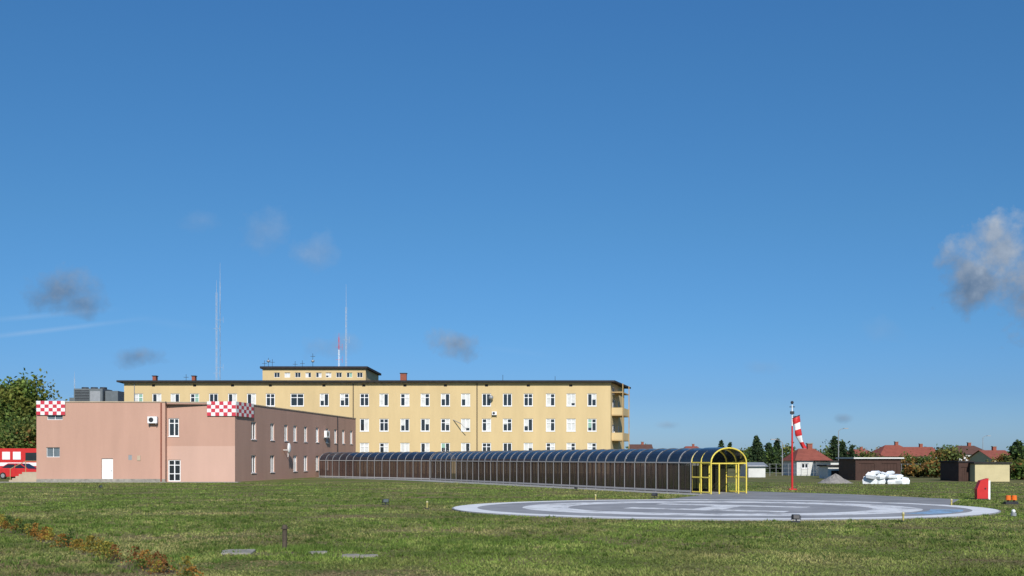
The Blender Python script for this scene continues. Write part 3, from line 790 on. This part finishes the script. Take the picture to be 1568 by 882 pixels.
def conifer(name, x, y, h, wd, pal=DARK, leaf=.16, n=2600):
    rt = root(name, (x, y, 0)); m = MB().use(bark); m.tube((x, y, 0), (x, y, h), .05+h*.012, .015, 7)
    C = []; tiers = int(h/.42)
    for t in range(tiers):
        z = .3+(h-.3)*t/tiers; L = wd/2*(1-(z/h))**.85*R.uniform(.8, 1.12)+.08
        nb = 7+int(6*(1-t/tiers))
        for k in range(nb):
            a_ = R.uniform(0, 6.28); l = L*R.uniform(.7, 1.1); e_ = Vector((x+l*math.cos(a_), y+l*math.sin(a_), z-.25*l))
            if t % 2 == 0: m.tube((x, y, z), e_, .025, .008, 4, False)
            kk = max(4, int(n/(tiers*nb))); s = NR.uniform(.15, 1.05, kk)[:, None]
            C.append(np.array([x, y, z])*(1-s)+np.array(e_)*s+NR.normal(size=(kk, 3))*.09)
    m.make('trunk_and_branches', rt); C = np.concatenate(C); N = len(C); pc = np.array(pal)[NR.integers(0, len(pal), N)]*NR.uniform(.6, 1.5, (N, 1))
    quads('needles', C, NR.uniform(.6, 1.3, N)*leaf, pc, leafm, rt)
tree('deciduous_tree', X(44, 135), 135, Z(583, 135), 9.5, GREEN+[(.09, .10, .02)], 1.5, .24, .05, 95)
tree('deciduous_tree', X(2, 138), 139, Z(592, 139), 9.5, GREEN+AUT[2:3], 1.6, .24, .05, 105)
tree('autumn_tree', X(40, 128), 129, Z(636, 129), 8, AUT[2:]+GREEN, 1.3, .2, .02, 60)
tree('deciduous_tree', X(-60, 140), 140, 11, 10, GREEN, 1.3, .25, .05, 80)
tree('autumn_tree', X(86, 134), 134, Z(604, 134), 3.6, AUT[2:]+GREEN, 1.2, .2, .02, 40)
conifer('spruce_tree', X(1159, 140), 140, Z(665, 140), 4.2)
conifer('spruce_tree', X(1190, 150), 150, Z(670, 150), 3)
conifer('spruce_tree', X(1178, 155), 155, Z(676, 155), 3)
conifer('spruce_tree', X(1104, 200), 200, Z(673, 200), 3.6)
conifer('spruce_tree', X(1118, 205), 205, Z(676, 205), 3.2)
conifer('spruce_tree', X(1278, 160), 160, Z(666, 160), 3.8); conifer('spruce_tree', X(1290, 165), 165, Z(674, 165), 3.4)
conifer('spruce_tree', X(1305, 170), 170, Z(680, 170), 2.8)
conifer('spruce_tree', X(1557, 105), 105, Z(672, 105), 4.2, GREEN[:3]+DARK, n=3600)
for px, d_, top, wd, pal in ((1146, 150, 686, 5, GREEN), (1168, 148, 682, 5, GREEN+DARK), (1205, 150, 682, 5, GREEN+AUT[2:3]), (1265, 170, 686, 4, GREEN),
                         (1330, 160, 692, 5, GREEN+AUT[2:3]), (1392, 150, 698, 4, AUT+GREEN), (1418, 140, 701, 4, AUT), (1440, 135, 692, 5, AUT[2:]+GREEN), (1455, 115, 690, 4.4, AUT[2:]),
                         (1433, 110, 710, 3.4, AUT), (1405, 112, 714, 3, AUT), (1562, 100, 704, 3.2, AUT[2:]+GREEN), (1540, 140, 699, 4, AUT), (1580, 108, 676, 5, GREEN+AUT[2:3]), (1240, 180, 694, 4, GREEN), (1085, 210, 692, 4, GREEN), (1455, 240, 686, 6, GREEN+DARK)):
    tree('autumn_tree' if pal[0] in AUT else 'deciduous_tree', X(px, d_), d_, Z(top, d_), wd, pal, .7, .17, .04, 36)
C = []; S_ = []; K = []
for i in range(1500):
    a_ = R.uniform(-.95, .95); dd = R.uniform(300, 420)
    hh = 3.1+1.5*math.sin(a_*23)+1.5*math.sin(a_*61+1)+1.0*math.sin(a_*137+2)+R.uniform(-1.2, 1.8)
    hh = max(2.0, hh)*dd/330
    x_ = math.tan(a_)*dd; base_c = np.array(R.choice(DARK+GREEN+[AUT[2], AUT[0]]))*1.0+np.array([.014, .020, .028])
    k = 26
    C.append(np.stack([x_+NR.normal(size=k)*1.4, dd+NR.normal(size=k)*1.5, NR.uniform(0, 1, k)**.8*hh], 1)); S_.append(NR.uniform(.25, .7, k)); K.append(base_c[None]*NR.uniform(.7, 1.4, (k, 1)))
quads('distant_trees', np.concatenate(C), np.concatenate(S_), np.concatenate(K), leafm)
C = []; S_ = []; K = []; pts = []
p0 = np.array(G(-30, 797)); p1 = np.array(G(300, 893))
for i in range(46):
    t = i/45; q = p0*(1-t)+p1*t+NR.normal(size=2)*.12; h = R.uniform(.16, .42); k = 190
    z = NR.uniform(0, 1, k); r = (.13*(1-z*.75))
    C.append(np.stack([q[0]+NR.normal(size=k)*r, q[1]+NR.normal(size=k)*r, z*h+.02], 1)); S_.append(NR.uniform(.012, .03, k))
    bc = np.array(R.choice([(.14, .06, .02), (.20, .10, .02), (.16, .12, .02), (.08, .10, .02), (.05, .08, .02), (.22, .18, .03)])); K.append(bc[None]*NR.uniform(.5, 1.5, (k, 1)))
quads('hedge', np.concatenate(C), np.concatenate(S_), np.concatenate(K), leafm)
m = MB().use(soil); dv = Vector((p1[0]-p0[0], p1[1]-p0[1], 0)).normalized(); nv = Vector((-dv.y, dv.x, 0))
L_, R_ = [], []
for i in range(40):
    t = i/39; q = Vector((*(p0*(1-t)+p1*t), .006)); L_.append(q+nv*R.uniform(.15, .35)); R_.append(q-nv*R.uniform(.15, .35))
m.add(L_+R_, [(i, 40+i, 41+i, i+1) for i in range(39)]); m.make('soil_bed')

# ------------------------------------------------------------ grass blades
def inpoly(x, y, poly):
    c = np.zeros(len(x), bool); j = len(poly)-1
    for i in range(len(poly)):
        xi, yi = poly[i]; xj, yj = poly[j]
        if yi != yj: c ^= ((yi > y) != (yj > y)) & (x < (xj-xi)*(y-yi)/(yj-yi)+xi)
        j = i
    return c
def fbm(x, y, s, seed):
    r = np.random.default_rng(seed); o = np.zeros_like(x); amp = 1
    for k in range(6):
        for _ in range(4):
            a_ = r.uniform(0, 6.28); ph = r.uniform(0, 6.28); w_ = s*2**k*r.uniform(.7, 1.4)
            o += amp*np.sin((x*np.cos(a_)+y*np.sin(a_))*w_+ph)
        amp *= .65
    return o/4.5
N = 340000
dd = 16.5*(90/16.5)**(NR.uniform(0, 1, N)**1.05)
tt = NR.uniform(-.66, .66, N); gx = dd*tt; gy = dd
nt_ = 2400; td = 16.5*(60/16.5)**NR.uniform(0, 1, nt_); tx = td*NR.uniform(-.62, .62, nt_)
clump = fbm(tx, td, .25, 9) > -.1; tx, td = tx[clump], td[clump]
ex = np.concatenate([PX+NR.normal(size=90)*.9, NR.uniform(-20, -9, 160)]); ey = np.concatenate([PYY+NR.normal(size=90)*.35, NR.uniform(31, 37, 160)])
tx = np.concatenate([tx, ex]); td = np.concatenate([td, ey]); nt_ = len(tx)
rep = 24; sp_ = np.repeat(NR.uniform(.03, .11, nt_), rep); ux = np.repeat(tx, rep)+NR.normal(size=nt_*rep)*sp_; uy = np.repeat(td, rep)+NR.normal(size=nt_*rep)*sp_
gx = np.concatenate([gx, ux]); gy = np.concatenate([gy, uy]); tuft = np.concatenate([np.zeros(N), np.ones(nt_*rep)])
keep = ((gx-PC.x)**2+((gy-PC.y)/PY)**2 > (PR-.03)**2) & ~inpoly(gx, gy, apron_poly)
tp = [tuple(p[:2]) for p in (T0-tn*1.9-ta*1.5, T0+tn*(w+.1)-ta*1.5, T1+tn*(w+.1), T1-tn*1.8)]
keep &= ~inpoly(gx, gy, tp) & (gy < 88.5)
gx, gy, tuft = gx[keep], gy[keep], tuft[keep]; N = len(gx)
n1 = fbm(gx, gy, .45, 1); n2_ = fbm(gx, gy, 1.6, 2); n3 = fbm(gx, gy, .12, 3); n4 = fbm(gx, gy, .8, 4); n5 = fbm(gx, gy*1.6, .55, 12)
h = NR.uniform(.02, .06, N)*(1+.4*n2_)+tuft*NR.uniform(.02, .07, N); h = np.maximum(h, .012)
wd = .006+.00035*gy
ang = NR.uniform(0, 6.28, N); lean = NR.normal(size=(N, 2))*.04
bx_ = np.cos(ang)*wd; by_ = np.sin(ang)*wd
v = np.zeros((N, 3, 3)); v[:, 0] = np.stack([gx-bx_, gy-by_, np.zeros(N)], 1); v[:, 1] = np.stack([gx+bx_, gy+by_, np.zeros(N)], 1); v[:, 2] = np.stack([gx+lean[:, 0], gy+lean[:, 1], h], 1)
dry = np.clip(.30+.60*n1+.25*n2_+.12*NR.normal(size=N)+.25*n3-.35*tuft-.18*(gy > 45)-.06*(gy < 22), 0, 1)[:, None]
gcol = np.array([.160, .222, .043])*(1+.25*n2_[:, None]); dk = np.array([.075, .13, .025]); dc = np.array([.34, .285, .125])
col = gcol*(1-dry)+dc*dry; col = np.where(tuft[:, None] > .5, dk*.7+col*.3, col)
worn = np.clip((n5-.42)*3.2, 0, .85)[:, None]*(tuft[:, None] < .5)
col = col*(1-worn)+np.array([.20, .145, .085])*worn
h *= (1-.5*worn[:, 0]); v[:, 2, 2] = h
col = col*NR.uniform(.65, 1.4, (N, 1))*np.clip(1+.32*n4+.12*n3, .55, 1.45)[:, None]; col = np.clip(col, .01, .6)
me = bpy.data.meshes.new('grass'); me.vertices.add(3*N); me.loops.add(3*N); me.polygons.add(N)
me.vertices.foreach_set('co', v.ravel().astype(np.float32)); me.loops.foreach_set('vertex_index', np.arange(3*N, dtype=np.int32))
me.polygons.foreach_set('loop_start', np.arange(0, 3*N, 3, dtype=np.int32)); me.polygons.foreach_set('loop_total', np.full(N, 3, dtype=np.int32)); me.update()
at = me.color_attributes.new('Col', 'FLOAT_COLOR', 'POINT'); c4 = np.ones((N, 4)); c4[:, :3] = col
at.data.foreach_set('color', np.repeat(c4, 3, 0).ravel().astype(np.float32)); me.materials.append(grassm)
o = bpy.data.objects.new('grass', me); scene.collection.objects.link(o)

# ------------------------------------------------------------ sky & sun
EL = math.radians(34); AZ = math.radians(172)       # sun behind the photographer, a little to the right
sdir = Vector((math.sin(AZ)*math.cos(EL), math.cos(AZ)*math.cos(EL), math.sin(EL)))
sd = bpy.data.lights.new('sun', 'SUN'); sd.energy = 4.8; sd.angle = math.radians(.5); sd.color = (1, .95, .87)
so = bpy.data.objects.new('sun', sd); so.rotation_euler = sdir.to_track_quat('Z', 'Y').to_euler(); so.location = (0, -20, 60); scene.collection.objects.link(so)
wld = bpy.data.worlds.new('World'); scene.world = wld; wld.use_nodes = True; nt = wld.node_tree; nt.nodes.clear()
sky = nt.nodes.new('ShaderNodeTexSky'); sky.sky_type = 'NISHITA'; sky.sun_disc = False; sky.sun_elevation = EL; sky.sun_rotation = AZ
sky.air_density = 1.0; sky.dust_density = .4; sky.ozone_density = 2.5
def mth(op, a, b=None, c=None, clamp=False):
    n = nt.nodes.new('ShaderNodeMath'); n.operation = op; n.use_clamp = clamp
    for i, q in enumerate((a, b, c)):
        if q is None: continue
        if isinstance(q, (int, float)): n.inputs[i].default_value = q
        else: nt.links.new(q, n.inputs[i])
    return n.outputs[0]
tc = nt.nodes.new('ShaderNodeTexCoord'); sp = nt.nodes.new('ShaderNodeSeparateXYZ'); nt.links.new(tc.outputs['Generated'], sp.inputs[0])
az = mth('ARCTAN2', sp.outputs[0], sp.outputs[1]); el = mth('ARCSINE', sp.outputs[2])
tr = nt.nodes.new('ShaderNodeValToRGB'); e_ = tr.color_ramp.elements
nt.links.new(mth('MULTIPLY', el, 2.0, clamp=True), tr.inputs[0])
e_[0].position = 0.0; e_[0].color = (.42, .64, 1.12, 1); e_[1].position = 1.0; e_[1].color = (.38, .82, 1.18, 1)
for p_, c_ in ((.12, (.32, .54, .93)), (.25, (.32, .60, .91)), (.45, (.35, .68, .93)), (.75, (.37, .77, 1.05))):
    q = e_.new(p_); q.color = (*c_, 1)
mxs = nt.nodes.new('ShaderNodeMix'); mxs.data_type = 'RGBA'; mxs.blend_type = 'MULTIPLY'; mxs.inputs[0].default_value = 1
nt.links.new(sky.outputs[0], mxs.inputs[6]); nt.links.new(tr.outputs[0], mxs.inputs[7])
bg = nt.nodes.new('ShaderNodeBackground'); bg.inputs[1].default_value = .10; nt.links.new(mxs.outputs[2], bg.inputs[0])
def nz(sc, det=7, ro=.6):
    n = nt.nodes.new('ShaderNodeTexNoise'); n.inputs['Scale'].default_value = sc; n.inputs['Detail'].default_value = det; n.inputs['Roughness'].default_value = ro
    nt.links.new(tc.outputs['Generated'], n.inputs['Vector']); return n.outputs['Fac']
nA = nz(26); nB = nz(60, 6)
def sph(px, py):
    u = (px-784)/F; a_ = math.atan(u); return a_, math.atan((HZ-py)/F*math.cos(a_))
mask = None; shade = None
for px, py, ax, ay, op, bright in ((95, 447, 58, 34, .80, .10), (122, 463, 45, 22, .70, .05), (212, 544, 46, 18, .75, .15), (405, 350, 52, 34, .24, .6), (480, 388, 48, 32, .30, .55), (308, 338, 34, 18, .14, .6),
                            (512, 529, 50, 22, .40, .35), (697, 527, 46, 28, .95, .25), (1530, 388, 62, 58, .92, .50), (1495, 432, 68, 50, .92, .15), (1585, 430, 95, 84, .95, .30), (1350, 505, 34, 22, .12, .5), (1022, 651, 20, 7, .4, .3), (1290, 640, 16, 8, .5, .1), (1165, 562, 30, 10, .14, .4)):
    a0, e0 = sph(px, py); sa = ax/F*math.cos(a0)**1.0; sb = ay/F
    du = mth('DIVIDE', mth('SUBTRACT', az, a0), sa); dv_ = mth('DIVIDE', mth('SUBTRACT', el, e0), sb)
    q = mth('SQRT', mth('ADD', mth('MULTIPLY', du, du), mth('MULTIPLY', dv_, dv_)))
    v_ = mth('SUBTRACT', mth('ADD', 1.0, mth('MULTIPLY', mth('SUBTRACT', nA, .5), 2.2)), q)
    v_ = mth('ADD', v_, mth('MULTIPLY', mth('SUBTRACT', nB, .5), .9))
    soft = 1.0 if px < 1400 else 1.4
    k = mth('MULTIPLY', mth('SMOOTH_MIN', mth('MULTIPLY', v_, soft, clamp=True), 1.0, .2), op, clamp=True)
    mask = k if mask is None else mth('MAXIMUM', mask, k)
    s_ = mth('MULTIPLY', k, mth('ADD', bright, mth('ADD', mth('MULTIPLY', dv_, .20), mth('MULTIPLY', mth('SUBTRACT', nB, .5), .9))))
    shade = s_ if shade is None else mth('MAXIMUM', shade, s_)
shade = mth('DIVIDE', shade, mth('ADD', mask, .001), clamp=True)
cr = nt.nodes.new('ShaderNodeValToRGB'); cr.color_ramp.elements[0].color = (.125, .19, .295, 1); cr.color_ramp.elements[1].color = (.50, .56, .64, 1)
nt.links.new(shade, cr.inputs[0]); bg2 = nt.nodes.new('ShaderNodeBackground'); nt.links.new(cr.outputs[0], bg2.inputs[0]); bg2.inputs[1].default_value = 1
mx = nt.nodes.new('ShaderNodeMixShader'); nt.links.new(mask, mx.inputs[0]); nt.links.new(bg.outputs[0], mx.inputs[1]); nt.links.new(bg2.outputs[0], mx.inputs[2])
tmask = None
for (x0, y0, x1, y1, wd_, op) in ((-60, 521, 235, 486, 4.5, .18), (-60, 494, 190, 472, 5, .13), (190, 485, 330, 505, 8, .07), (730, 530, 850, 545, 6, .08)):
    a0, e0 = sph(x0, y0); a1, e1 = sph(x1, y1); sl = (e1-e0)/(a1-a0)
    ln = mth('ADD', e0, mth('MULTIPLY', mth('SUBTRACT', az, a0), sl))
    dist = mth('DIVIDE', mth('ABSOLUTE', mth('SUBTRACT', el, ln)), wd_/F)
    g_ = mth('MULTIPLY', mth('SUBTRACT', 1.0, dist, clamp=True), mth('ADD', .4, nA))
    endf = mth('MULTIPLY', mth('MULTIPLY', mth('SUBTRACT', a1, az), 12, clamp=True), mth('MULTIPLY', mth('SUBTRACT', az, a0), 18, clamp=True))
    q = mth('MULTIPLY', mth('MULTIPLY', g_, endf), op, clamp=True)
    tmask = q if tmask is None else mth('ADD', tmask, q, clamp=True)
bg3 = nt.nodes.new('ShaderNodeBackground'); bg3.inputs[0].default_value = (.62, .70, .80, 1)
mx2 = nt.nodes.new('ShaderNodeMixShader'); nt.links.new(tmask, mx2.inputs[0]); nt.links.new(mx.outputs[0], mx2.inputs[1]); nt.links.new(bg3.outputs[0], mx2.inputs[2])
ow = nt.nodes.new('ShaderNodeOutputWorld'); nt.links.new(mx2.outputs[0], ow.inputs[0])

# ------------------------------------------------------------ camera
cd = bpy.data.cameras.new('camera'); cd.sensor_width = 36; cd.lens = 36*F/1568; cd.shift_y = (HZ-441)/1568; cd.clip_end = 8000; cd.clip_start = .1
co = bpy.data.objects.new('camera', cd); co.location = (0, 0, CH); co.rotation_euler = (math.radians(90), 0, 0); scene.collection.objects.link(co); scene.camera = co
scene.view_settings.view_transform = 'Standard'; scene.view_settings.look = 'None'; scene.view_settings.exposure = 0
